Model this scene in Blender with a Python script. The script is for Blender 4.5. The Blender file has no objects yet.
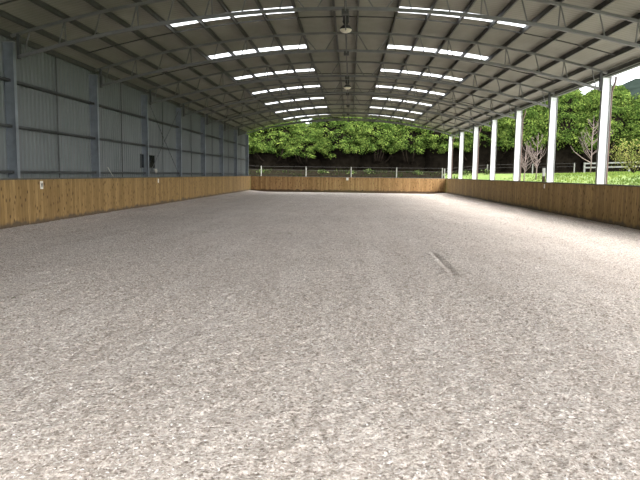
import bpy, bmesh, math, random
from mathutils import Vector, Matrix, noise
random.seed(7)
SC = bpy.context.scene
C = SC.collection
R = random.random
def U(a, b): return a + (b - a) * random.random()

# ------------------------------------------------------------------ helpers
def mat(name, build):
    m = bpy.data.materials.new(name); m.use_nodes = True
    nt = m.node_tree
    for n in list(nt.nodes): nt.nodes.remove(n)
    out = nt.nodes.new('ShaderNodeOutputMaterial')
    sh = build(nt)
    nt.links.new(sh, out.inputs['Surface'])
    return m
def N(nt, t, **kw):
    n = nt.nodes.new(t)
    for k, v in kw.items():
        if k.startswith('i_'):
            key = k[2:].replace('_', ' ')
            n.inputs[key].default_value = v
        else: setattr(n, k, v)
    return n
def ramp(nt, src, stops, interp='LINEAR'):
    r = nt.nodes.new('ShaderNodeValToRGB'); r.color_ramp.interpolation = interp
    el = r.color_ramp.elements
    while len(el) > 1: el.remove(el[-1])
    el[0].position = stops[0][0]; el[0].color = (*stops[0][1], 1)
    for p, c in stops[1:]:
        e = el.new(p); e.color = (*c, 1)
    nt.links.new(src, r.inputs[0]); return r.outputs[0]
def coords(nt, scale=(1, 1, 1), kind='Object'):
    tc = nt.nodes.new('ShaderNodeTexCoord'); mp = nt.nodes.new('ShaderNodeMapping')
    mp.inputs['Scale'].default_value = scale
    nt.links.new(tc.outputs[kind], mp.inputs['Vector']); return mp.outputs[0]
def nz(nt, vec, scale, detail=3, rough=.55):
    n = N(nt, 'ShaderNodeTexNoise'); n.inputs['Scale'].default_value = scale
    n.inputs['Detail'].default_value = detail; n.inputs['Roughness'].default_value = rough
    nt.links.new(vec, n.inputs['Vector']); return n.outputs['Fac']
def mix(nt, a, b, fac, mode='MIX'):
    m = nt.nodes.new('ShaderNodeMix'); m.data_type = 'RGBA'; m.blend_type = mode
    for sock, v in ((m.inputs[6], a), (m.inputs[7], b), (m.inputs[0], fac)):
        if isinstance(v, (int, float)): sock.default_value = v
        elif isinstance(v, tuple): sock.default_value = (*v, 1)
        else: nt.links.new(v, sock)
    return m.outputs[2]
def bsdf(nt, col, rough=.8, metal=0, bump=None, bstr=.3, bdist=.02, spec=.3):
    b = nt.nodes.new('ShaderNodeBsdfPrincipled')
    if isinstance(col, tuple): b.inputs['Base Color'].default_value = (*col, 1)
    else: nt.links.new(col, b.inputs['Base Color'])
    b.inputs['Roughness'].default_value = rough; b.inputs['Metallic'].default_value = metal
    b.inputs['Specular IOR Level'].default_value = spec
    if bump is not None:
        bp = nt.nodes.new('ShaderNodeBump'); bp.inputs['Strength'].default_value = bstr
        bp.inputs['Distance'].default_value = bdist
        nt.links.new(bump, bp.inputs['Height']); nt.links.new(bp.outputs[0], b.inputs['Normal'])
    return b.outputs[0]
def worn(name, c, var=.25, rough=.6, metal=0, scale=3, stretch=(1, 1, 1), spec=.3):
    def f(nt):
        v = coords(nt, stretch)
        n = nz(nt, v, scale, 4)
        lo = tuple(x * (1 - var) for x in c); hi = tuple(min(1, x * (1 + var)) for x in c)
        return bsdf(nt, ramp(nt, n, [(.3, lo), (.7, hi)]), rough, metal, spec=spec)
    return mat(name, f)

class MB:
    """collects shapes for ONE mesh object"""
    def __init__(s): s.v = []; s.f = []
    def add(s, vs, fs):
        o = len(s.v); s.v += [tuple(v) for v in vs]; s.f += [tuple(i + o for i in f) for f in fs]
    def box(s, x0, x1, y0, y1, z0, z1):
        s.add([(x0,y0,z0),(x1,y0,z0),(x1,y1,z0),(x0,y1,z0),(x0,y0,z1),(x1,y0,z1),(x1,y1,z1),(x0,y1,z1)],
              [(0,3,2,1),(4,5,6,7),(0,1,5,4),(1,2,6,5),(2,3,7,6),(3,0,4,7)])
    def beam(s, a, b, w, h, up=(0,0,1)):
        a, b = Vector(a), Vector(b); d = (b - a).normalized()
        sd = d.cross(Vector(up))
        if sd.length < 1e-4: sd = d.cross(Vector((0,1,0)))
        sd.normalize(); u = sd.cross(d)
        p = []
        for e in (a, b):
            for i, j in ((-1,-1),(1,-1),(1,1),(-1,1)): p.append(e + sd * (i*w/2) + u * (j*h/2))
        s.add(p, [(0,1,2,3),(7,6,5,4),(0,4,5,1),(1,5,6,2),(2,6,7,3),(3,7,4,0)])
    def sweep(s, pts, prof, side=(0,1,0)):
        """closed profile [(a,b)] swept along pts lying in a plane with normal `side`"""
        n = len(prof); sd = Vector(side); rows = []
        pts = [Vector(p) for p in pts]
        for i, p in enumerate(pts):
            d = (pts[min(i+1, len(pts)-1)] - pts[max(i-1, 0)]).normalized()
            u = sd.cross(d).normalized()
            if u.z < 0: u = -u
            rows.append([p + sd*a + u*b for a, b in prof])
        vs = [q for r in rows for q in r]; fs = []
        for i in range(len(pts)-1):
            for j in range(n):
                k = (j+1) % n
                fs.append((i*n+j, i*n+k, (i+1)*n+k, (i+1)*n+j))
        fs.append(tuple(range(n))[::-1]); fs.append(tuple((len(pts)-1)*n + j for j in range(n)))
        s.add(vs, fs)
    def tube(s, pts, rad, n=6):
        pts = [Vector(p) for p in pts]
        if not hasattr(rad, '__len__'): rad = [rad]*len(pts)
        vs = []; fs = []; ref = Vector((.31,.17,.93))
        for i, p in enumerate(pts):
            d = (pts[min(i+1, len(pts)-1)] - pts[max(i-1, 0)])
            d = d.normalized() if d.length > 1e-6 else Vector((0,0,1))
            a = d.cross(ref)
            if a.length < .05: a = d.cross(Vector((1,0,0)))
            a.normalize(); b = d.cross(a)
            for j in range(n):
                t = 2*math.pi*j/n; vs.append(p + (a*math.cos(t) + b*math.sin(t))*rad[i])
        for i in range(len(pts)-1):
            for j in range(n):
                k = (j+1) % n; fs.append((i*n+j, i*n+k, (i+1)*n+k, (i+1)*n+j))
        fs.append(tuple(range(n))[::-1]); fs.append(tuple((len(pts)-1)*n+j for j in range(n)))
        s.add(vs, fs)
    def lathe(s, prof, c=(0,0,0), n=24):
        c = Vector(c); vs = []; fs = []
        for r, z in prof:
            for j in range(n):
                t = 2*math.pi*j/n; vs.append(c + Vector((r*math.cos(t), r*math.sin(t), z)))
        for i in range(len(prof)-1):
            for j in range(n):
                k = (j+1) % n; fs.append((i*n+j, i*n+k, (i+1)*n+k, (i+1)*n+j))
        s.add(vs, fs)
    def build(s, name, m, parent=None, smooth=False, loc=None):
        me = bpy.data.meshes.new(name); me.from_pydata(s.v, [], s.f); me.update()
        if smooth: me.polygons.foreach_set('use_smooth', [True]*len(me.polygons))
        me.materials.append(m)
        o = bpy.data.objects.new(name, me); C.objects.link(o)
        if loc: o.location = loc
        if parent: o.parent = parent
        return o
def tag(o, label, cat, group=None, kind=None):
    o['label'] = label; o['category'] = cat
    if group: o['group'] = group
    if kind: o['kind'] = kind
    return o
def thing(name, label, cat, loc=(0,0,0), group=None):
    o = bpy.data.objects.new(name, None); C.objects.link(o); o.location = loc
    o.empty_display_size = .1
    return tag(o, label, cat, group)
def struct(o): o['kind'] = 'structure'; return o
def dup(root, loc, label, rz=0, sc=None):
    r = root.copy(); C.objects.link(r); r.location = loc; r.rotation_euler = (0,0,rz)
    if sc: r.scale = sc
    r['label'] = label
    for ch in list(root.children):
        c = ch.copy(); C.objects.link(c); c.parent = r
        for g in list(ch.children):
            d = g.copy(); C.objects.link(d); d.parent = c
    return r
ORD = ['first','second','third','fourth','fifth','sixth','seventh','eighth','ninth','tenth','eleventh','twelfth','thirteenth','fourteenth','fifteenth']

# ------------------------------------------------------------------ dimensions (metres), camera near the open front gable
Y0 = 24.11; BAY = 6.0; XP = 9.82; XK = 9.5; YE = 59.85; ZK = 1.48
XE = 10.0                                   # half width of the roof
def arc(x, top): return top - 1.48*(x/9.95)**2
ZSHEET, ZCH, DEP = 7.33, 7.12, .66          # sheet / top chord centre at the ridge, truss depth
PUR = [.40, 1.69, 2.78, 3.86, 4.95, 6.035, 7.12, 8.2, 9.25]
FR = {n: Y0 + BAY*n for n in range(-4, 7)}
SKY = [Y0 - 2.7 + BAY*k for k in range(-3, 7)]
SW = .37                                     # half width of a skylight strip

# ------------------------------------------------------------------ materials
def footing(nt):
    v = coords(nt)
    big = nz(nt, v, .35, 4)
    vs = coords(nt, (1.6, .22, 1)); streak = nz(nt, vs, 1.1, 4)
    med = nz(nt, v, 9, 5, .7)
    fine = nz(nt, v, 38, 4, .7)
    vo = N(nt, 'ShaderNodeTexVoronoi'); vo.inputs['Scale'].default_value = 44
    nt.links.new(v, vo.inputs['Vector'])
    sep = N(nt, 'ShaderNodeSeparateColor'); nt.links.new(vo.outputs['Color'], sep.inputs[0])
    base = ramp(nt, fine, [(.28, (.20,.17,.15)), (.44, (.445,.395,.36)), (.58, (.62,.578,.54)), (.74, (.88,.85,.83))])
    grain = ramp(nt, sep.outputs[0], [(0, (.50,.46,.42)), (.2, (.92,.90,.88)), (.78, (1.04,1.02,1.0)), (1, (1.4,1.38,1.36))])
    c = mix(nt, base, grain, 1.0, 'MULTIPLY')
    t = ramp(nt, med, [(.30, (.80,.78,.76)), (.56, (1.05,1.05,1.05))])
    c = mix(nt, c, t, 1.0, 'MULTIPLY')
    t2 = ramp(nt, streak, [(.33, (.92,.90,.89)), (.66, (1.04,1.04,1.05))])
    c = mix(nt, c, t2, 1.0, 'MULTIPLY')
    t3 = ramp(nt, big, [(.3, (.92,.92,.92)), (.7, (1.05,1.05,1.05))])
    c = mix(nt, c, t3, 1.0, 'MULTIPLY')
    ad = N(nt, 'ShaderNodeMath', operation='ADD'); nt.links.new(fine, ad.inputs[0]); nt.links.new(med, ad.inputs[1])
    return bsdf(nt, c, .95, 0, ad.outputs[0], .8, .035)
M_floor = mat('footing', footing)

def boards(c0, c1, c2, dirt, along):
    """vertical pine boards: `along` = axis that runs along the wall"""
    def f(nt):
        tc = N(nt, 'ShaderNodeTexCoord'); sp = N(nt, 'ShaderNodeSeparateXYZ')
        nt.links.new(tc.outputs['Object'], sp.inputs[0])
        a = sp.outputs[along]
        m = N(nt, 'ShaderNodeMath', operation='MULTIPLY'); nt.links.new(a, m.inputs[0]); m.inputs[1].default_value = 1/.16
        fl = N(nt, 'ShaderNodeMath', operation='FLOOR'); nt.links.new(m.outputs[0], fl.inputs[0])
        wn = N(nt, 'ShaderNodeTexWhiteNoise', noise_dimensions='1D'); nt.links.new(fl.outputs[0], wn.inputs['W'])
        col = ramp(nt, wn.outputs['Value'], [(0, c0), (.5, c1), (1, c2)])
        st = (1, 14, 1.1) if along == 1 else (14, 1, 1.1)
        g = nz(nt, coords(nt, st), 2.2, 5, .6)
        col = mix(nt, col, ramp(nt, g, [(.3, (.62,.58,.52)), (.62, (1.08,1.06,1.02))]), 1.0, 'MULTIPLY')
        # knots
        st2 = (0, 7, 3.6) if along == 1 else (7, 0, 3.6)
        vo = N(nt, 'ShaderNodeTexVoronoi'); vo.inputs['Scale'].default_value = 1.0
        nt.links.new(coords(nt, st2), vo.inputs['Vector'])
        k = ramp(nt, vo.outputs['Distance'], [(.13, (.20,.13,.08)), (.27, (1,1,1))])
        col = mix(nt, col, k, .85, 'MULTIPLY')
        # gaps between boards
        fr = N(nt, 'ShaderNodeMath', operation='FRACT'); nt.links.new(m.outputs[0], fr.inputs[0])
        gp = ramp(nt, fr.outputs[0], [(0, (.25,.22,.18)), (.05, (1,1,1)), (.95, (1,1,1)), (1, (.25,.22,.18))])
        col = mix(nt, col, gp, .7, 'MULTIPLY')
        # splashed damp dirt along the foot, ragged edge
        dn = nz(nt, coords(nt, (1.2,1.2,.7)), 2.4, 4)
        dd = N(nt, 'ShaderNodeMath', operation='MULTIPLY_ADD'); nt.links.new(dn, dd.inputs[0]); dd.inputs[1].default_value = -.36
        nt.links.new(sp.outputs[2], dd.inputs[2])
        dm = ramp(nt, dd.outputs[0], [(-.0, (1,1,1)), (.10, (0,0,0))])
        col = mix(nt, col, dirt, dm)
        return bsdf(nt, col, .75, 0, fr.outputs[0], .1, .01)
    return f
M_kl = mat('pine_left', boards((.23,.145,.055), (.285,.182,.07), (.35,.232,.095), (.10,.07,.042), 1))
M_kr = mat('pine_right', boards((.22,.145,.06), (.285,.19,.075), (.34,.235,.095), (.10,.075,.045), 1))
M_ke = mat('pine_end', boards((.30,.18,.075), (.37,.225,.10), (.44,.285,.13), (.09,.055,.03), 0))
M_cap = worn('dark_cap_and_shadow', (.085,.08,.065), .3, .7)

M_steel = worn('galvanised_steel', (.21,.23,.255), .18, .5, .25, 2.5)
M_truss = worn('truss_steel', (.15,.15,.145), .15, .55, .1, 2)
M_purlin = worn('purlin_steel', (.07,.07,.065), .2, .6, .1, 2)
M_white = worn('white_painted_steel', (.82,.85,.86), .05, .45, 0, 2)
M_dkedge = worn('grey_plate_shaded_flange', (.24,.25,.25), .12, .6, 0, 2)
M_pipe = worn('brown_pipe', (.075,.045,.036), .2, .5, 0, 3)
M_girt = worn('girt_steel', (.07,.072,.072), .2, .6, .1, 2)
M_clad = worn('wall_cladding', (.135,.146,.145), .1, .6, 0, 1.1, (1,.6,.3))
def roofsheet(nt):
    w = N(nt, 'ShaderNodeTexWave', wave_type='BANDS', bands_direction='Y'); w.inputs['Scale'].default_value = 1.6
    v = coords(nt); nt.links.new(v, w.inputs['Vector'])
    n = nz(nt, coords(nt, (1,.5,1)), 1.3, 4)
    c = ramp(nt, n, [(.3, (.205,.20,.168)), (.7, (.26,.255,.215))])
    return bsdf(nt, c, .75, 0, w.outputs['Fac'], .35, .03)
M_roof = mat('roof_sheet', roofsheet)
def skyl(nt):
    t = N(nt, 'ShaderNodeBsdfTranslucent'); t.inputs[0].default_value = (.60,.62,.65,1)
    d = N(nt, 'ShaderNodeBsdfTransparent'); d.inputs[0].default_value = (.8,.83,.86,1)
    m = N(nt, 'ShaderNodeMixShader'); m.inputs[0].default_value = .25
    nt.links.new(t.outputs[0], m.inputs[1]); nt.links.new(d.outputs[0], m.inputs[2]); return m.outputs[0]
M_sky = mat('fibreglass_skylight', skyl)
M_lampbody = worn('lamp_body', (.045,.045,.05), .2, .5)
M_dish = worn('lamp_lens', (.75,.70,.60), .08, .4)
M_sign = worn('sign_plate', (.74,.72,.66), .08, .5)
M_rag = worn('pale_cloth', (.42,.40,.35), .15, .9)
M_black = worn('black_paint', (.02,.02,.02), .1, .5)
M_win = worn('dark_glass', (.012,.014,.016), .2, .15)
M_grey_wood = worn('weathered_timber', (.20,.195,.18), .25, .9, 0, 6, spec=.1)
M_railw = worn('pale_rail_timber', (.17,.17,.16), .15, .8, 0, 5)
M_wire = worn('fence_wire', (.07,.065,.065), .1, .5, .5)
M_bark = worn('dark_bark', (.022,.017,.013), .35, 1, 0, 4, spec=0)
M_twig = worn('pale_pink_bark', (.165,.13,.12), .2, .9, 0, 5, spec=.1)
def leaf(name, stops, trans=.3, big=.25):
    def f(nt):
        g = N(nt, 'ShaderNodeNewGeometry')
        c = ramp(nt, g.outputs['Random Per Island'], stops)
        n = nz(nt, coords(nt, (1,1,1), 'Object'), big, 2)
        c = mix(nt, c, ramp(nt, n, [(.36, (.55,.62,.55)), (.62, (1.15,1.1,1.0))]), 1.0, 'MULTIPLY')
        d = N(nt, 'ShaderNodeBsdfDiffuse'); t = N(nt, 'ShaderNodeBsdfTranslucent')
        nt.links.new(c, d.inputs[0]); nt.links.new(c, t.inputs[0])
        m = N(nt, 'ShaderNodeMixShader'); m.inputs[0].default_value = trans
        nt.links.new(d.outputs[0], m.inputs[1]); nt.links.new(t.outputs[0], m.inputs[2]); return m.outputs[0]
    return mat(name, f)
M_leaf = leaf('hedge_foliage', [(0, (.034,.064,.015)), (.5, (.074,.120,.027)), (1, (.17,.225,.055))], .15, .9)
M_core = worn('shade_core_twigs', (.011,.009,.0065), .4, 1, 0, 2, spec=0)  # near-black: stands in for the deep shade inside and under the hedge
M_shrub = leaf('shrub_leaves', [(0, (.12,.15,.035)), (.5, (.2,.22,.07)), (1, (.30,.26,.11))], .3, .8)
M_weed = leaf('weed_leaves', [(0, (.03,.05,.014)), (.6, (.06,.09,.026)), (1, (.2,.24,.12))], .3, .5)
M_grass = leaf('grass_blades', [(0, (.10,.16,.034)), (.5, (.145,.21,.05)), (1, (.21,.25,.085))], .35, .3)
def grd(nt):
    v = coords(nt)
    n = nz(nt, v, .5, 5); n2 = nz(nt, v, 6, 3)
    c = ramp(nt, n, [(.3, (.095,.145,.034)), (.7, (.15,.20,.055))])
    c = mix(nt, c, ramp(nt, n2, [(.35, (.75,.78,.7)), (.65, (1.1,1.08,1.05))]), 1.0, 'MULTIPLY')
    return bsdf(nt, c, .95, 0, n2, .5, .05)
M_ground = mat('grass_ground', grd)
M_hill = worn('distant_forest', (.017,.024,.020), .25, 1, 0, .12, spec=0)

# ------------------------------------------------------------------ ground, floor
def sstep(t):
    t = max(0., min(1., t)); return t*t*(3-2*t)
def ground_z(x, y):
    dx = max(0, x - 11, -11 - x); dy = max(0, y - 61.5)
    if y < 0: dx = min(dx, 0 if abs(x) < 11 else dx)
    return (-.4 if abs(x) < 11 and y < 61 else -.04) + (2.05*sstep(math.hypot(dx, dy)/10.5) + .04*max(0, math.hypot(dx, dy)-10))*(1 if y > -5 else max(0, 1+(y+5)/20))
g = MB(); xs = [-60+1.5*i for i in range(121)]; ys = [-40+1.5*i for i in range(121)]
g.add([(x, y, ground_z(x, y) + (.05*noise.noise((x*.3, y*.3, 0)) if abs(x) > 12 or y > 63 else 0)) for y in ys for x in xs],
      [(j*121+i, j*121+i+1, (j+1)*121+i+1, (j+1)*121+i) for j in range(120) for i in range(120)])
struct(g.build('ground', M_ground, smooth=True))

gp = MB(); gy = [-12+1.5*i for i in range(50)]
gp.add([(x, y, max(ground_z(x, y), -.04)+.03) for y in gy for x in (9.9, 11.8, 14.0)], [(j*3+i, j*3+i+1, (j+1)*3+i+1, (j+1)*3+i) for j in range(49) for i in range(2)])
struct(gp.build('ground', worn('added_bounce_strip', (.62,.60,.56), .15, .95, 0, 5)))  # unseen pale strip added to bounce light onto right ceiling and columns
lt = MB(); lx = [-30+1.5*i for i in range(60)]; nl = 12
def litter_y(x): return 66.6 + 5.0*sstep((x-10)/3) if x < 13 else 71.6 - (x-13)*.25
lv = []
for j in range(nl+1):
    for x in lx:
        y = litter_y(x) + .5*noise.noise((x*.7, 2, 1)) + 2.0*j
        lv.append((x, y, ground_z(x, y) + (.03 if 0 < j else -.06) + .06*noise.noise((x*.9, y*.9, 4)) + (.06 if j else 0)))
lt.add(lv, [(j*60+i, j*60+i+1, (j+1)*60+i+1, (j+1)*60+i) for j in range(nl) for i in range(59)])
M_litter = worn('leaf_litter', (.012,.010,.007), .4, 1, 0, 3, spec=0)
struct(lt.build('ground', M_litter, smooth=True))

def floor_z(x, y):
    z = .11*sstep((abs(x)-7.9)/1.6)
    z += .012*noise.noise((x*1.1, y*.9, 3)) + .02*noise.noise((x*.35, y*.12, 8))
    if y < 22: z += .015*noise.noise((x*6, y*6, 1)) + .014*noise.noise((x*14, y*14, 5))
    if y < 7: z += .006*math.sin(x*52 + 2*noise.noise((x, y, 2)))*sstep((x-.2)/1.0)*sstep((4.3-y)/.8)
    # one furrow scraped along the footing
    if 10 < y < 15.5:
        e = sstep((y-10.6)/.5)*sstep((14.3-y)/.6)
        u = (x - 2.13 - .012*(y-12))
        z += e*(-.05*math.exp(-(u/.04)**2) + .022*math.exp(-((u+.11)/.07)**2))
    # faint drag curves
    for x0, k, a in ((-.2, .016, .005), (.55, .02, .006), (-4.2, -.01, .006)):
        u = x - x0 - k*(y-16)**2*.12
        if abs(u) < .4 and 8 < y < 40: z += a*math.exp(-(u/.12)**2) - a*math.exp(-((u-.22)/.1)**2)
    return z
fl = MB()
def patch(x0, x1, y0, y1, step):
    nx = max(1, round((x1-x0)/step)); ny = max(1, round((y1-y0)/step))
    vs = [(x0+(x1-x0)*i/nx, y0+(y1-y0)*j/ny) for j in range(ny+1) for i in range(nx+1)]
    fl.add([(x, y, floor_z(x, y)) for x, y in vs],
           [(j*(nx+1)+i, j*(nx+1)+i+1, (j+1)*(nx+1)+i+1, (j+1)*(nx+1)+i) for j in range(ny) for i in range(nx)])
patch(-9.6, 9.6, -1.8, 2.5, .4)
patch(-9.6, -4.4, 2.5, 9, .2); patch(4.4, 9.6, 2.5, 9, .2)
patch(-4.4, 4.4, 2.5, 9, .03)
patch(-9.6, 9.6, 9, 18, .06)
patch(-9.6, 9.6, 18, 30, .14); patch(-9.6, 9.6, 30, 60, .3)
struct(fl.build('floor', M_floor, smooth=True))

# loose pale chips on the footing (nobody could count them)
def chipmat(nt):
    gm = N(nt, 'ShaderNodeNewGeometry')
    return bsdf(nt, ramp(nt, gm.outputs['Random Per Island'], [(0, (.16,.13,.11)), (.22, (.36,.32,.28)), (.6, (.55,.5,.47)), (.9, (.68,.65,.62)), (1, (.88,.87,.85))]), .8)
ch = MB()
for i in range(42000):
    y = 2.9 + 24*R()**1.55; x = U(-.62*y-.3, .58*y+.5)
    if abs(x) > 9.2: continue
    s = U(.0025, .0075)*(1 + y*.06); a = U(0, 6.283); l = U(1, 2.4)
    d = Vector((math.cos(a), math.sin(a), U(-.25, .35))).normalized(); p = Vector((x, y, floor_z(x, y) + s*.35))
    e = Vector((-d.y, d.x, U(-.4, .4))).normalized(); u = d.cross(e)
    A = [p - d*s*l, p + d*s*l, p + e*s, p - e*s*.8, p + u*s*.5]
    ch.add(A, [(0,3,4), (3,1,4), (1,2,4), (2,0,4)])
tag(ch.build('wood_chips', mat('chips', chipmat)), 'loose pale wood chips scattered through the grey sand footing', 'chips', kind='stuff')

# ------------------------------------------------------------------ kickboards
def kick(name, m, label, pts):
    o = thing(name, label, 'kickboard')
    b = MB(); (x0, x1, y0, y1), along = pts
    if along == 'y':
        n = int((y1-y0)/.16); inner = -1 if x0 > 0 else 1
        for i in range(n+1):
            a = y0 + .16*i; e = min(y1, a+.154); j = U(0, .006)
            b.box(x0-j, x1+j, a, e, -.05, ZK + U(-.004, .004))
        c = MB(); c.box(x0-.03, x1+.03, y0, y1, ZK-.005, ZK+.04)  # dark strip: cap on the right, painted shadow line on the left
    else:
        n = int((x1-x0)/.16)
        for i in range(n+1):
            a = x0 + .16*i; e = min(x1, a+.154); j = U(0, .006)
            b.box(a, e, y0-j, y1+j, -.05, ZK + U(-.004, .004))
        c = MB(); c.box(x0, x1, y0-.02, y1+.05, ZK-.005, ZK+.03)
    b.build('board_face', m, o); c.build('cap_or_shadow_rail', M_cap if along == 'y' else M_grey_wood, o)
    return o
kick('kickboard', M_kl, 'knotty yellow pine kickboard along the clad left wall', ((-XK-.05, -XK, -.3, YE), 'y'))
kick('kickboard', M_kr, 'shaded brown timber kickboard along the open right side', ((XK, XK+.05, -.3, YE), 'y'))
kick('kickboard', M_ke, 'timber kickboard across the far end in front of the hedge', ((-XK+.015, XK-.015, YE, YE+.05), 'x'))

# ------------------------------------------------------------------ left wall
w = MB(); prof = []
y = -1.7
while y < 60.4:
    prof += [(0, y), (0, y+.10), (.03, y+.13), (.03, y+.17), (0, y+.20)]; y += .25
vs = []; fs = []
for d, yy in prof:
    vs += [(-10.06+d, yy, -.05), (-10.06+d, yy, 5.78)]
for i in range(len(prof)-1): fs.append((2*i, 2*i+2, 2*i+3, 2*i+1))
w.add(vs, fs)
struct(w.build('wall_left', M_clad))
b = MB()
def added_fwall(x0, x1, z0):
    n = 12
    for i in range(n):
        a, e = x0+(x1-x0)*i/n, x0+(x1-x0)*(i+1)/n
        b.add([(a, -1.7, z0), (e, -1.7, z0), (e, -1.7, arc(e, ZSHEET)-.02), (a, -1.7, arc(a, ZSHEET)-.02)], [(0,1,2,3)])
added_fwall(-10.05, -4.5, -.1)  # unseen partial gable wall, added to darken the left side
struct(b.build('wall_front_added', M_clad))
for nm, z in (('lower', 1.70), ('middle', 3.06), ('upper', 4.40)):
    b = MB(); b.box(-10.02, -9.88, -.2, 60.2, z-.04, z-.025); b.box(-9.90, -9.88, -.2, 60.2, z-.04, z+.04); b.box(-9.92, -9.88, -.2, 60.2, z+.025, z+.04)
    tag(b.build('wall_girt', M_girt), '%s horizontal steel girt along the grey left wall' % nm, 'girt', 'girts on the left wall')
k = 0
for n in range(-1, 6):
    y = FR[n]+3.0
    b = MB(); b.box(-9.96, -9.93, y-.018, y+.018, 0, 5.7)
    tag(b.build('wall_bridging', M_girt), 'thin upright bridging strip in the %s left wall bay from the front' % ORD[n+1], 'bridging', 'bridging strips on the left wall')
for n, dz in ((2, 0), (2, 1)):
    b = MB(); a, e = FR[1]+.2, FR[2]-.2
    if dz: a, e = e, a
    b.tube([(-9.85+.04*dz, a, 1.5), (-9.85+.04*dz, e, 5.3)], .014)
    tag(b.build('brace_rod', M_girt), 'thin cross bracing rod %s towards the far end in the bay beyond the dark window' % ('falling' if dz else 'rising'), 'brace rod', 'cross brace rods')

# ------------------------------------------------------------------ columns
def column(x, y, label, left, ztop):
    o = thing('steel_column', label, 'column', (x, y, 0), 'left wall columns' if left else 'right side columns')
    wm = M_steel if left else M_white
    wb = MB(); wb.box(-.152, .152, -.008, .008, 0, ztop); wb.build('web', wm, o)
    for s in (-1, 1):
        f = MB(); f.box(s*.158-.008, s*.158+.008, -.075, .075, 0, ztop)
        f.build('flange', wm if left else M_dkedge, o)  # right flanges darker than the white web: their shade put into the colour
    p = MB(); p.box(-.2, .2, -.14, .14, -.02, .03); p.build('base_plate', M_dkedge, o)
    c = MB(); c.box(-.168, .168, -.085, .085, ztop, ztop+.02); c.build('cap_plate', M_dkedge, o)
    return o
for n in range(-1, 7):
    column(-XP-.09, FR[n], 'grey steel column on the clad left wall, %s from the front' % ORD[n+1], True, 5.5)
column(XP, FR[-1], 'white steel column on the open right side, nearest the camera, just outside the frame', False, 5.5)
for n in range(0, 7):
    o = column(XP, FR[n], 'white lit steel column on the open right side, %s from the front' % ORD[n], False, 5.5)
    if n % 2 == 0:
        d = MB(); x = .215
        d.tube([(x+.13, 0, 5.55), (x+.13, 0, 5.42), (x+.10, 0, 5.28), (x+.03, 0, 5.08), (x, 0, 4.95), (x, 0, 4.6), (x, 0, 0)], .04, 8)
        d.build('downpipe', M_pipe, o)['label'] = 'brown downpipe'

# ------------------------------------------------------------------ trusses, purlins, roof
XS = [-XP + 2*XP*i/40 for i in range(41)]
def truss(n):
    y = FR[n]
    o = thing('roof_truss', 'curved steel lattice roof truss spanning the arena, %s from the far end' % ORD[6-n], 'roof truss', (0, y, 5), 'curved roof trusses')
    def P(x, lo): return (x, 0, arc(x, ZCH - (DEP if lo else 0)) - 5)
    t = MB(); t.sweep([P(x, 0) for x in XS], [(-.04,-.04),(.04,-.04),(.04,.04),(-.04,.04)]); t.build('top_chord', M_truss, o)
    t = MB(); t.sweep([P(x*.978, 1) for x in XS], [(-.05,-.045),(.05,-.045),(.05,.045),(-.05,.045)]); t.build('bottom_chord', M_truss, o)
    for s in (-1, 1):
        e = MB(); e.box(s*9.6-.04, s*9.6+.04, -.05, .05, arc(9.6, ZCH-DEP)-5.07, arc(9.6, ZCH)-5); e.build('end_post', M_girt, o)
        for i, x in enumerate(PUR):
            segs = [(x, x+.42 if i == 0 else x+.20)]
            if i % 2 == 1: segs.append((x, x-.03)) if i > 1 else segs.append((x, x-.55))
            for a, b_ in segs:
                m = MB(); m.beam(P(s*a, 0), P(s*b_, 1), .032, .032, (0,1,0)); m.build('web_strut', M_truss, o)
    m = MB(); m.beam(P(0, 0), P(0, 1), .04, .04, (0,1,0)); m.build('web_strut', M_truss, o)
    cl = MB(); cl.box(-.10, .10, -.1, .1, arc(0, ZCH-DEP)-5.17, arc(0, ZCH-DEP)-5.03); cl.build('clamp', M_purlin, o)
for n in range(-2, 6): truss(n)
t = MB(); t.sweep([(x, FR[6], arc(x, ZCH)) for x in XS], [(-.06,-.06),(.06,-.06),(.06,.045),(-.06,.045)])
tag(t.build('end_rafter', M_truss), 'curved steel rafter closing the far end of the roof above the hedge', 'rafter')
# fly braces: short stays from the bottom chord up to alternate purlins, fore and aft of each truss -> part of the purlins' look
def purlin_mesh(x):
    b = MB(); z1 = arc(x, ZSHEET) - .012; z0 = arc(x, ZCH) + .04
    b.box(x-.035, x-.025, -.3, 60.4, z0, z1); b.box(x-.035, x+.022, -.3, 60.4, z0, z0+.012); b.box(x-.035, x+.022, -.3, 60.4, z1-.012, z1)
    return b
for s in (-1, 1):
    for i, x in enumerate(PUR):
        tag(purlin_mesh(s*x).build('roof_purlin', M_purlin), 'long dark steel purlin under the roof, %s to the %s of the lamp line' % (ORD[i], 'left' if s < 0 else 'right'), 'purlin', 'roof purlins')
for k in range(-2, 6):
    y = FR[k] + 3.9
    b = MB(); b.sweep([(x, y, arc(x, ZSHEET)-.12) for x in [-9.25+18.5*i/30 for i in range(31)]], [(-.012,-.02),(.012,-.02),(.012,.02),(-.012,.02)])
    tag(b.build('purlin_bridging', M_purlin), 'thin curved bridging rod across the purlins in the %s roof bay from the far end' % ORD[5-k], 'bridging', 'roof bridging rods')
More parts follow.
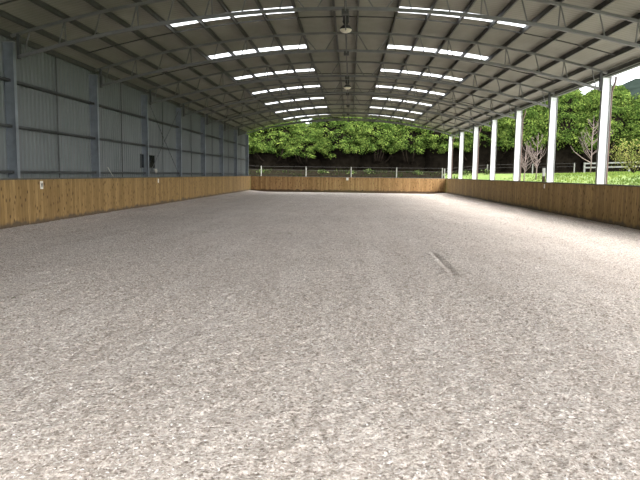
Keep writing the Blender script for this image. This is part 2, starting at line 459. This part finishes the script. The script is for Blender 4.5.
# roof sheet with openings for the skylights
xs = sorted({s*x for s in (-1, 1) for x in PUR} | {0, -XE-.12, XE+.12} | {s*(PUR[i]+PUR[i+1])/2 for s in (-1, 1) for i in range(len(PUR)-1)})
ysr = [-1.8]
for c_ in SKY: ysr += [c_-SW, c_+SW]
ysr.append(60.6)
rf = MB(); TH = .02
vs = []; nX = len(xs)
for y in ysr:
    for x in xs: vs.append((x, y, arc(x, ZSHEET)))
top = len(vs); vs += [(x, y, z+TH) for x, y, z in vs]
fs = []
for j in range(len(ysr)-1):
    for i in range(nX-1):
        xm = abs((xs[i]+xs[i+1])/2)
        if j % 2 == 1 and PUR[1] < xm < PUR[5]: continue
        a = j*nX+i; q = (a, a+1, a+1+nX, a+nX)
        fs.append(q[::-1]); fs.append(tuple(v+top for v in q))
rf.add(vs, fs); struct(rf.build('ceiling', M_roof))
for k, yc in enumerate(SKY):
    for s in (-1, 1):
        b = MB(); xx = [PUR[1] + (PUR[5]-PUR[1])*i/8 for i in range(9)]
        v_ = [(s*x, y, arc(x, ZSHEET)+.01) for y in (yc-SW, yc+SW) for x in xx]
        b.add(v_, [(i, i+1, i+10, i+9) for i in range(8)])
        if k < 3: lab = 'translucent white skylight strip on the %s roof slope overhead, %s before the frame edge' % ('left' if s < 0 else 'right', ORD[2-k])
        else: lab = 'glowing white skylight strip on the %s roof slope, %s from the front' % ('left' if s < 0 else 'right', ORD[k-3])
        if k >= 0: tag(b.build('skylight', M_sky), lab, 'skylight', 'roof skylight strips')
for s in (-1, 1):
    b = MB(); x = s*(XE+.225); b.box(x-.09, x+.09, -.5, 60.6, 5.66, 5.67); b.box(x-.09, x-.08, -.5, 60.6, 5.67, 5.83); b.box(x+.08, x+.09, -.5, 60.6, 5.67, 5.79)
    tag(b.build('eave_gutter', M_girt), 'dark gutter along the eave of the %s side' % ('left clad' if s < 0 else 'open right'), 'gutter')
    b = MB(); b.box(s*9.93-.04, s*9.93+.04, -.3, 60.4, 5.64, 5.80)
    tag(b.build('eave_purlin', M_purlin), 'dark eave purlin over the column tops of the %s side' % ('left clad' if s < 0 else 'open right'), 'purlin')

# ------------------------------------------------------------------ lamps along the ridge
def lamp(y, z, label):
    o = thing('high_bay_lamp', label, 'lamp', (0, y, z), 'ridge lamps')
    h = MB(); h.lathe([(.0,.56),(.07,.56),(.10,.50),(.10,.30),(.12,.26),(.09,.20),(.06,.16),(.0,.16)]); h.build('housing', M_lampbody, o, True)
    d = MB(); d.lathe([(.05,.17),(.12,.13),(.18,.06),(.205,.01),(.198,.01),(.17,.05),(.11,.115),(.05,.15)]); rfl = d.build('reflector', M_lampbody, o, True)
    g_ = MB(); g_.lathe([(0,-.10),(.08,-.092),(.14,-.07),(.185,-.03),(.200,.01),(.0,.012)]); g_.build('diffuser', M_dish, rfl, True)
    st = MB(); st.tube([(0,0,.55), (0,0,arc(0, ZSHEET)-z-.01)], .012); st.build('stem', M_lampbody, o)
lamp(Y0-3.6, 6.42, 'large dish lamp hanging from the ridge, nearest the camera')
lamp(Y0+8.6, 6.27, 'small looking dish lamp hanging from the ridge farther along')
b = MB(); b.tube([(0, FR[-2]+.2, 6.38), (0, FR[5]+.1, 6.38)], .02)
tag(b.build('conduit', M_purlin), 'thin dark conduit running along the ridge below the trusses', 'conduit')

# ------------------------------------------------------------------ small things on the walls
def sign(loc, w_, h_, label, face, letter=False):
    o = thing('letter_sign', label, 'sign', loc, 'arena marker signs')
    p = MB()
    if face == 'x+': p.box(0, .012, -w_/2, w_/2, -h_/2, h_/2)
    elif face == 'x-': p.box(-.012, 0, -w_/2, w_/2, -h_/2, h_/2)
    else: p.box(-w_/2, w_/2, -.012, 0, -h_/2, h_/2)
    pl = p.build('plate', M_sign, o)
    if letter:
        l = MB()
        for s in (-1, 1): l.beam((.015, s*.045, .065), (.015, 0, -.065), .026, .008, (1,0,0))
        l.build('letter', M_black, pl)
sign((-XK+.006, 18.95, 1.30), .17, .25, 'small white marker sign with black V on the left kickboard', 'x+', True)
sign((-XK+.006, 30.8, 1.32), .15, .2, 'small pale marker plate on the left kickboard below the dark window', 'x+')
sign((XK-.006, 29.8, 1.32), .15, .2, 'small pale marker plate on the right kickboard beside the second white column', 'x-')
sign((-.02, YE-.008, 1.32), .22, .24, 'small pale marker plate on the middle of the far kickboard', 'y-')
wnd = thing('window_1', 'small dark window in the left cladding behind the third column', 'window'); del wnd['category'], wnd['label']; struct(wnd)
b = MB(); b.box(-10.03, -9.98, 29.75, 31.75, 1.96, 2.60); b.build('pane', M_win, wnd)
b = MB()
for z in (1.94, 2.60): b.box(-10.04, -9.965, 29.7, 31.8, z, z+.03)
for y in (29.7, 31.76): b.box(-10.04, -9.965, y, y+.04, 1.94, 2.63)
b.build('window_frame', M_girt, wnd)
b = MB(); b.tube([(-9.87, 25.25, 1.93), (-9.86, 25.55, 1.70), (-9.84, 25.72, 1.56)], .014)
tag(b.build('stick', M_rag), 'short pale stick leaning on the lower girt between the second and third columns', 'stick')
b = MB()
for i in range(5): b.tube([(-9.85, 31.35+.07*i, 1.92-.03*(i % 2)), (-9.83, 31.36+.07*i, 1.85), (-9.82, 31.38+.06*i, 1.76-.04*(i % 3))], [.02,.045,.015], 6)
tag(b.build('cloth', M_rag, smooth=True), 'small crumpled pale cloth hung on the lower girt beside the dark window', 'cloth')

# ------------------------------------------------------------------ outside: fences
def gz(x, y): return ground_z(x, y)
def from_px(px, depth): return .22 + depth*math.tan(math.atan((px-320.8)/616.1) - .0473)
def wire_fence(label, pts, height, nwires=2):
    o = thing('wire_fence', label, 'fence', (pts[0][0], pts[0][1], gz(*pts[0])))
    L = o.location
    for x, y in pts:
        p = MB(); z = gz(x, y); p.tube([(x-L.x, y-L.y, z-.3-L.z), (x-L.x, y-L.y, z+height-L.z)], .06, 8); p.build('post', M_grey_wood, o)
    for k in range(nwires):
        h = height*(.96 - .30*k); wv = MB()
        wv.tube([(x-L.x, y-L.y-.08, gz(x, y)+h-L.z) for x, y in pts], .009, 5); wv.build('wire', M_wire, o)
wire_fence('post and wire fence behind the far kickboard below the hedge', [(-14.6+4.98*i, 68.) for i in range(6)], 1.25)
wire_fence('post and wire fence beyond the right side columns below the hedge', [(10.61, 68.4), (15.6, 70.0), (20.3, 69.0), (24.3, 67.6)], 1.1)
o = thing('rail_fence', 'pale timber post and rail fence on the grass at right', 'fence', (25.0, 66.6, gz(25.0, 66.6))); L = o.location
rp = [(25.0+2.1*i, 66.6-.5*i) for i in range(7)]
for x, y in rp:
    p = MB(); z = gz(x, y); p.box(x-L.x-.08, x-L.x+.08, y-L.y-.07, y-L.y+.07, -.3+z-L.z, z+1.12-L.z); p.build('post', M_railw, o)
for h in (1.02, .58):
    r_ = MB(); (xa, ya), (xb, yb) = rp[0], rp[-1]
    r_.beam((xa-L.x-.1, ya-L.y-.09, gz(xa, ya)+h-L.z), (xb-L.x+.1, yb-L.y-.09, gz(xb, yb)+h-L.z), .05, .15); r_.build('rail', M_railw, o)
x = from_px(543.6, 50); y = 50; z = gz(x, y)
o = thing('marker_post', 'short dark post with white top beside the second white column', 'post', (x, y, z))
p = MB(); p.box(-.09, .09, -.09, .09, -.2, 1.0); p.build('post_base', M_bark, o)
p = MB(); p.box(-.095, .095, -.095, .095, 1.0, 1.65); p.build('post_top', M_railw, o)

# ------------------------------------------------------------------ outside: hedge trees
def leafquad(mb, p, nrm, s, asp=.6):
    nrm = nrm.normalized()
    a = nrm.cross(Vector((U(-1,1), U(-1,1), U(-1,1))))
    if a.length < 1e-3: return
    a.normalize(); b_ = nrm.cross(a)
    mb.add([p - a*s, p + b_*s*asp, p + a*s + nrm*s*.3, p - b_*s*asp], [(0,1,2,3)])
def hedge_tree(H, Wd, seed):
    """crown of layered foliage clumps over a near-black core with the shade in its colour, plus twigs, on a forked trunk"""
    random.seed(seed)
    def rad(t):                                # t = 0 ground .. 1 top
        if t < .28: return .80 + .1*t
        return max(.05, (1 - ((t-.30)/.70)**2.3))**.62 if t > .30 else .80
    lf = MB(); co = MB()
    ncl = 380
    for i in range(ncl):
        t = U(.27, .33) + .67*(R()**.85); a = U(0, 6.283); r = rad(min(t, .995))*Wd*U(.66, 1.10)
        c_ = Vector((r*math.cos(a), r*math.sin(a)*.8, t*H - U(0, .25)))
        out = Vector((math.cos(a), math.sin(a), .55 + 1.2*max(0, t-.6))).normalized()
        cr = U(.36, .78)
        for k in range(84):
            d = Vector((random.gauss(0,1), random.gauss(0,1), random.gauss(0,.75))).normalized()
            d = (d + out*.55).normalized()
            if d.z < -.7: d.z = -d.z
            p = c_ + Vector((d.x*cr, d.y*cr, d.z*cr*.8))
            leafquad(lf, p, d + Vector((U(-.6,.6), U(-.6,.6), U(-.2,.7))), U(.06, .125), U(.4, .7))
    # interior shell, canopy shade put into its near-black colour
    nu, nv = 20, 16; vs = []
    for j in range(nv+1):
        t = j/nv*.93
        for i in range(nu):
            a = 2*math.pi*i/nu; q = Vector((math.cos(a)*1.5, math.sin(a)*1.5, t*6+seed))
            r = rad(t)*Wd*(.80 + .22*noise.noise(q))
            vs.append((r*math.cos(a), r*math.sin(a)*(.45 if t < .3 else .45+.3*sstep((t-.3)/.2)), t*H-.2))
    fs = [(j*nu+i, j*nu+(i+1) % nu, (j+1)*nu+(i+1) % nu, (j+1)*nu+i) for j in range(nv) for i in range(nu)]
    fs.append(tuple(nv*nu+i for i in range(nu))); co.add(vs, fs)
    for i in range(260):                       # dead twigs sticking out of the lower part
        a = U(0, 6.283); t = U(.02, .42); r = rad(t)*Wd*.78
        p = Vector((r*math.cos(a), r*math.sin(a)*.5, t*H)); d = Vector((math.cos(a)*U(.3,1), math.sin(a)*U(.3,1), U(-.5,.5)))
        co.tube([p, p + d*U(.3,.9)], [.03,.008], 3)
    tr = MB(); tr.tube([(0,0,-.4), (.1,0,H*.2), (0,.1,H*.5)], [.38,.3,.2], 8)
    for i in range(5):
        a = U(3.3, 6.1); tr.tube([(0,0,.4), (Wd*.5*math.cos(a), Wd*.5*math.sin(a), H*.16), (Wd*.8*math.cos(a), Wd*.7*math.sin(a), H*.34)], [.16,.11,.05], 6)
    return lf, co, tr
protos = [hedge_tree(8.2, 3.5, s) for s in (11, 23, 37, 51)]
metas = []
def make_tree(pi, loc, label, rz, sc):
    if pi >= len(metas):
        lf, co, tr = protos[pi]
        o = thing('conifer_tree', label, 'tree', loc, 'hedge row of conifers')
        lf.build('foliage', M_leaf, o); co.build('shade_core_and_twigs', M_core, o, True); tr.build('trunk', M_bark, o, True)
        metas.append(o); o.rotation_euler = (0,0,rz); o.scale = sc; return o
    return dup(metas[pi], loc, label, rz, sc)
random.seed(5)
TREES = [(-17.5, 79, 1.0), (-13.2, 78.5, 1.02), (-9.4, 78, .98), (-5.4, 78.5, .70), (-1.2, 78, 1.0), (3.2, 78.3, 1.05), (7.6, 78, 1.02), (12.0, 77.4, 1.08),
         (16.4, 76.4, 1.16), (20.6, 75, 1.22), (24.8, 73.6, 1.2), (29.2, 72.2, 1.16), (33.8, 71, 1.05), (38.6, 70, 1.05)]
plab = ['hidden behind the left wall end', 'at the far left of the opening', 'left of the sky gap', 'lowest in the hedge, under the small sky gap', 'just right of the sky gap', 'behind the middle of the far kickboard',
        'behind the right half of the far kickboard', 'behind the far right corner of the arena', 'behind the fourth and fifth white columns', 'behind the third white column', 'behind the two bare saplings', 'between the first and second white columns', 'just right of the first white column', 'at the right edge behind the shrub']
for i, (x, y, s) in enumerate(TREES):
    make_tree(i if i < 4 else [0,1,2,3][(i*3+1) % 4], (x, y, gz(x, y)-.05), 'bright green conifer in the hedge row, %s' % plab[i], U(-.2, .2) + (math.pi if i % 3 == 1 else 0) - (.24 if x > 14 else 0), (U(1.12,1.22), U(.97,1.08), s*U(.98,1.03)))

# weeds and low scrub under the hedge
def weed(x, y, h, label):
    o = thing('weed_clump', label, 'weed', (x, y, gz(x, y)), 'scrub under the hedge')
    f = MB()
    for i in range(70):
        a = U(0, 6.28); r = U(0, .7); p = Vector((r*math.cos(a), r*math.sin(a)*.6, h*R()*(1-.5*r)))
        leafquad(f, p, Vector((U(-1,1), U(-1,.2), U(.2,1.2))), U(.07,.17), .5)
    f.build('leaves', M_weed, o)
wl = ['left of centre', 'behind the far marker plate', 'right of the middle fence post', 'near the far right corner', 'between the far two white columns', 'behind the fourth white column', 'at the left end']
for i, (px, h) in enumerate(((322, .5), (352, .4), (369, .75), (418, .55), (465, .6), (487, .7), (262, .45))):
    weed(from_px(px, 70), 70, h, 'low leafy weeds under the dark hedge foot, %s' % wl[i])

# ------------------------------------------------------------------ outside: saplings, shrub, grass, hill
def sapling(px, D, h, lean, seed, label, low=False):
    random.seed(seed); x = from_px(px, D); o = thing('bare_sapling', label, 'sapling', (x, D, gz(x, D)-.05), 'bare saplings')
    t = MB(); t.tube([(0,0,0), (.03,0,h*.25), (-.02+lean*.3,0,h*.5), (lean,.05,h)], [.06,.05,.035,.01], 6); t.build('trunk', M_twig, o, True)
    for i in range(22):
        k = U(.22, .85); a = U(0, 6.28); l = h*U(.22, .42)*(1.15-k); b0 = Vector((lean*k*.6, 0, h*k))
        d = Vector((math.cos(a), math.sin(a)*.7, 0)); mid = b0 + d*l*.55 + Vector((0,0,l*.45)); end = b0 + d*l*.95 + Vector((0,0,l*1.25))
        br = MB(); br.tube([b0, mid, end], [.026,.017,.008], 5)
        for q in range(7):
            f = U(.35, .95); s0 = mid.lerp(end, f) if f > .5 else b0.lerp(mid, f*2); a2 = U(0, 6.28)
            br.tube([s0, s0 + Vector((math.cos(a2)*.3, math.sin(a2)*.3, U(.2,.55)))*l*.5], [.011,.005], 4)
        br.build('branch', M_twig, o)
    if low:
        br = MB(); br.tube([(0,0,1.1), (-.8,-.1,1.5), (-1.6,-.1,2.1), (-1.95,-.1,2.6)], [.05,.04,.03,.015], 5); br.build('branch', M_twig, o)
sapling(524, 58, 4.0, .15, 3, 'leafless pink barked sapling just right of the third white column')
sapling(536, 60, 4.5, .05, 4, 'leafless sapling with upright twigs just left of the second white column')
sapling(590, 58, 5.4, .05, 9, 'leafless spreading sapling left of the first white column by the rail fence', True)
random.seed(21)
def bush(px, D, h, wd, label, n=900):
    x = from_px(px, D); o = thing('leafy_shrub', label, 'shrub', (x, D, gz(x, D)-.03))
    f = MB(); st = MB()
    for i in range(9):
        a = U(0, 6.28); e = Vector((math.cos(a)*wd*.5, math.sin(a)*wd*.5, h*U(.6,.95)))
        st.tube([(0,0,0), (e.x*.4, e.y*.4, e.z*.5), e], [.04,.03,.012], 5)
        for q in range(n//9):
            k = U(.2, 1.02)**.8; p = e*k + Vector((random.gauss(0,.26), random.gauss(0,.26), random.gauss(0,.22)))*wd*.5
            if p.z < .3: continue
            leafquad(f, p, Vector((U(-1,1), U(-1,.4), U(0,1.2))), U(.05,.11), .5)
    f.build('leaves', M_shrub, o); st.build('stems', M_bark, o)
bush(633, 50, 2.9, 2.9, 'yellow green leafy shrub at the right edge on the grass', 1500)
gr = MB()
for i in range(14000):
    y = U(26, 66); x = U(11.3, 11.3 + (y*.56-8)) if y*.56 > 9 else 12
    z = gz(x, y); s = U(.02, .05)
    for k in range(2):
        a = U(0, 6.28); h = U(.06, .2); dx, dy = math.cos(a)*s, math.sin(a)*s; lx, ly = U(-.08,.08), U(-.08,.08)
        gr.add([(x-dx, y-dy, z), (x+dx, y+dy, z), (x+lx, y+ly, z+h)], [(0,1,2)])
tag(gr.build('grass', M_grass), 'bright green grass growing on the slope right of the arena', 'grass', kind='stuff')
sc_ = MB()
for i in range(3800):
    y = U(64.5, 72.5); x = U(-13.5, 14); z = gz(x, y) + .05; s_ = U(.02, .05); a = U(0, 6.28); h = U(.06, .30)*(1.5 if noise.noise((x*.8, y*.8, 3)) > .15 else .4)
    dx, dy = math.cos(a)*s_, math.sin(a)*s_; k1, k2 = U(-.15,.15), U(-.15,.15)
    sc_.add([(x-dx, y-dy, z), (x+dx, y+dy, z), (x+k1, y+k2, z+h)], [(0,1,2)])
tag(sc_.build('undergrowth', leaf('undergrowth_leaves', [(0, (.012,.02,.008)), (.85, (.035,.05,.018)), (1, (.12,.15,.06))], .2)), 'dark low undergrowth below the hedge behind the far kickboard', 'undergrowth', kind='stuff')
hl = MB(); nx, ny = 60, 14; vs = []
for j in range(ny+1):
    for i in range(nx+1):
        x = -220 + 560*i/nx; y = 190 + 200*j/ny
        hh = (15 + 42*sstep((x-20)/170) + 4*noise.noise((x*.02, y*.02, 1)) + 3.0*noise.noise((x*.09, y*.09, 4)))*math.sin(math.pi*min(1, .5*j/ny*1.6+.02))**.8
        vs.append((x, y, hh + 1.2*noise.noise((x*.5, y*.5, 9))))
hl.add(vs, [(j*(nx+1)+i, j*(nx+1)+i+1, (j+1)*(nx+1)+i+1, (j+1)*(nx+1)+i) for j in range(ny) for i in range(nx)])
struct(hl.build('hills', M_hill))

# ------------------------------------------------------------------ light
wd = bpy.data.worlds.new('overcast'); SC.world = wd; wd.use_nodes = True; nt = wd.node_tree
for n_ in list(nt.nodes): nt.nodes.remove(n_)
wo = N(nt, 'ShaderNodeOutputWorld'); bg = N(nt, 'ShaderNodeBackground')
tc = N(nt, 'ShaderNodeTexCoord'); sp = N(nt, 'ShaderNodeSeparateXYZ'); nt.links.new(tc.outputs['Generated'], sp.inputs[0])
cl = ramp(nt, sp.outputs[2], [(0, (.80,.86,.92)), (.35, (.93,.95,.98)), (1, (1,1,1))])
dt = N(nt, 'ShaderNodeVectorMath', operation='DOT_PRODUCT'); nt.links.new(tc.outputs['Generated'], dt.inputs[0])
dt.inputs[1].default_value = Vector((.72, -.32, .62)).normalized()
gl = ramp(nt, dt.outputs['Value'], [(0, (.0,.0,.0)), (.45, (.10,.10,.10)), (.8, (.8,.79,.76)), (1, (1.6,1.56,1.48))])
tot = mix(nt, cl, gl, 1.0, 'ADD')
nt.links.new(tot, bg.inputs[0]); bg.inputs[1].default_value = 1.0
nt.links.new(bg.outputs[0], wo.inputs[0])
sd = bpy.data.lights.new('sun', 'SUN'); sd.energy = 1.15; sd.angle = math.radians(25); sd.color = (1, .96, .9)
so = bpy.data.objects.new('sun', sd); C.objects.link(so)
so.rotation_euler = Vector((-.62, .38, -.68)).to_track_quat('-Z', 'Y').to_euler()

# ------------------------------------------------------------------ camera
cd = bpy.data.cameras.new('camera'); cam = bpy.data.objects.new('camera', cd); C.objects.link(cam)
cd.sensor_fit = 'HORIZONTAL'; cd.sensor_width = 36; cd.lens = 612.6/640*36; cd.clip_end = 1500
pi_, ya, ro = .1069, .0473, .0127
fw = Vector((-math.sin(ya)*math.cos(pi_), math.cos(ya)*math.cos(pi_), -math.sin(pi_)))
rt = Vector((math.cos(ya), math.sin(ya), 0)); up = rt.cross(fw)
c_, s_ = math.cos(ro), math.sin(ro)
rt2 = rt*c_ + up*s_; up2 = up*c_ - rt*s_
mw = Matrix((rt2, up2, -fw)).transposed().to_4x4(); mw.translation = Vector((.22, 0, 1.748)); cam.matrix_world = mw
SC.camera = cam
vsn = SC.view_settings; vsn.view_transform = 'Standard'; vsn.look = 'None'; vsn.gamma = 1; vsn.use_curve_mapping = False
vsn.exposure = 2.05
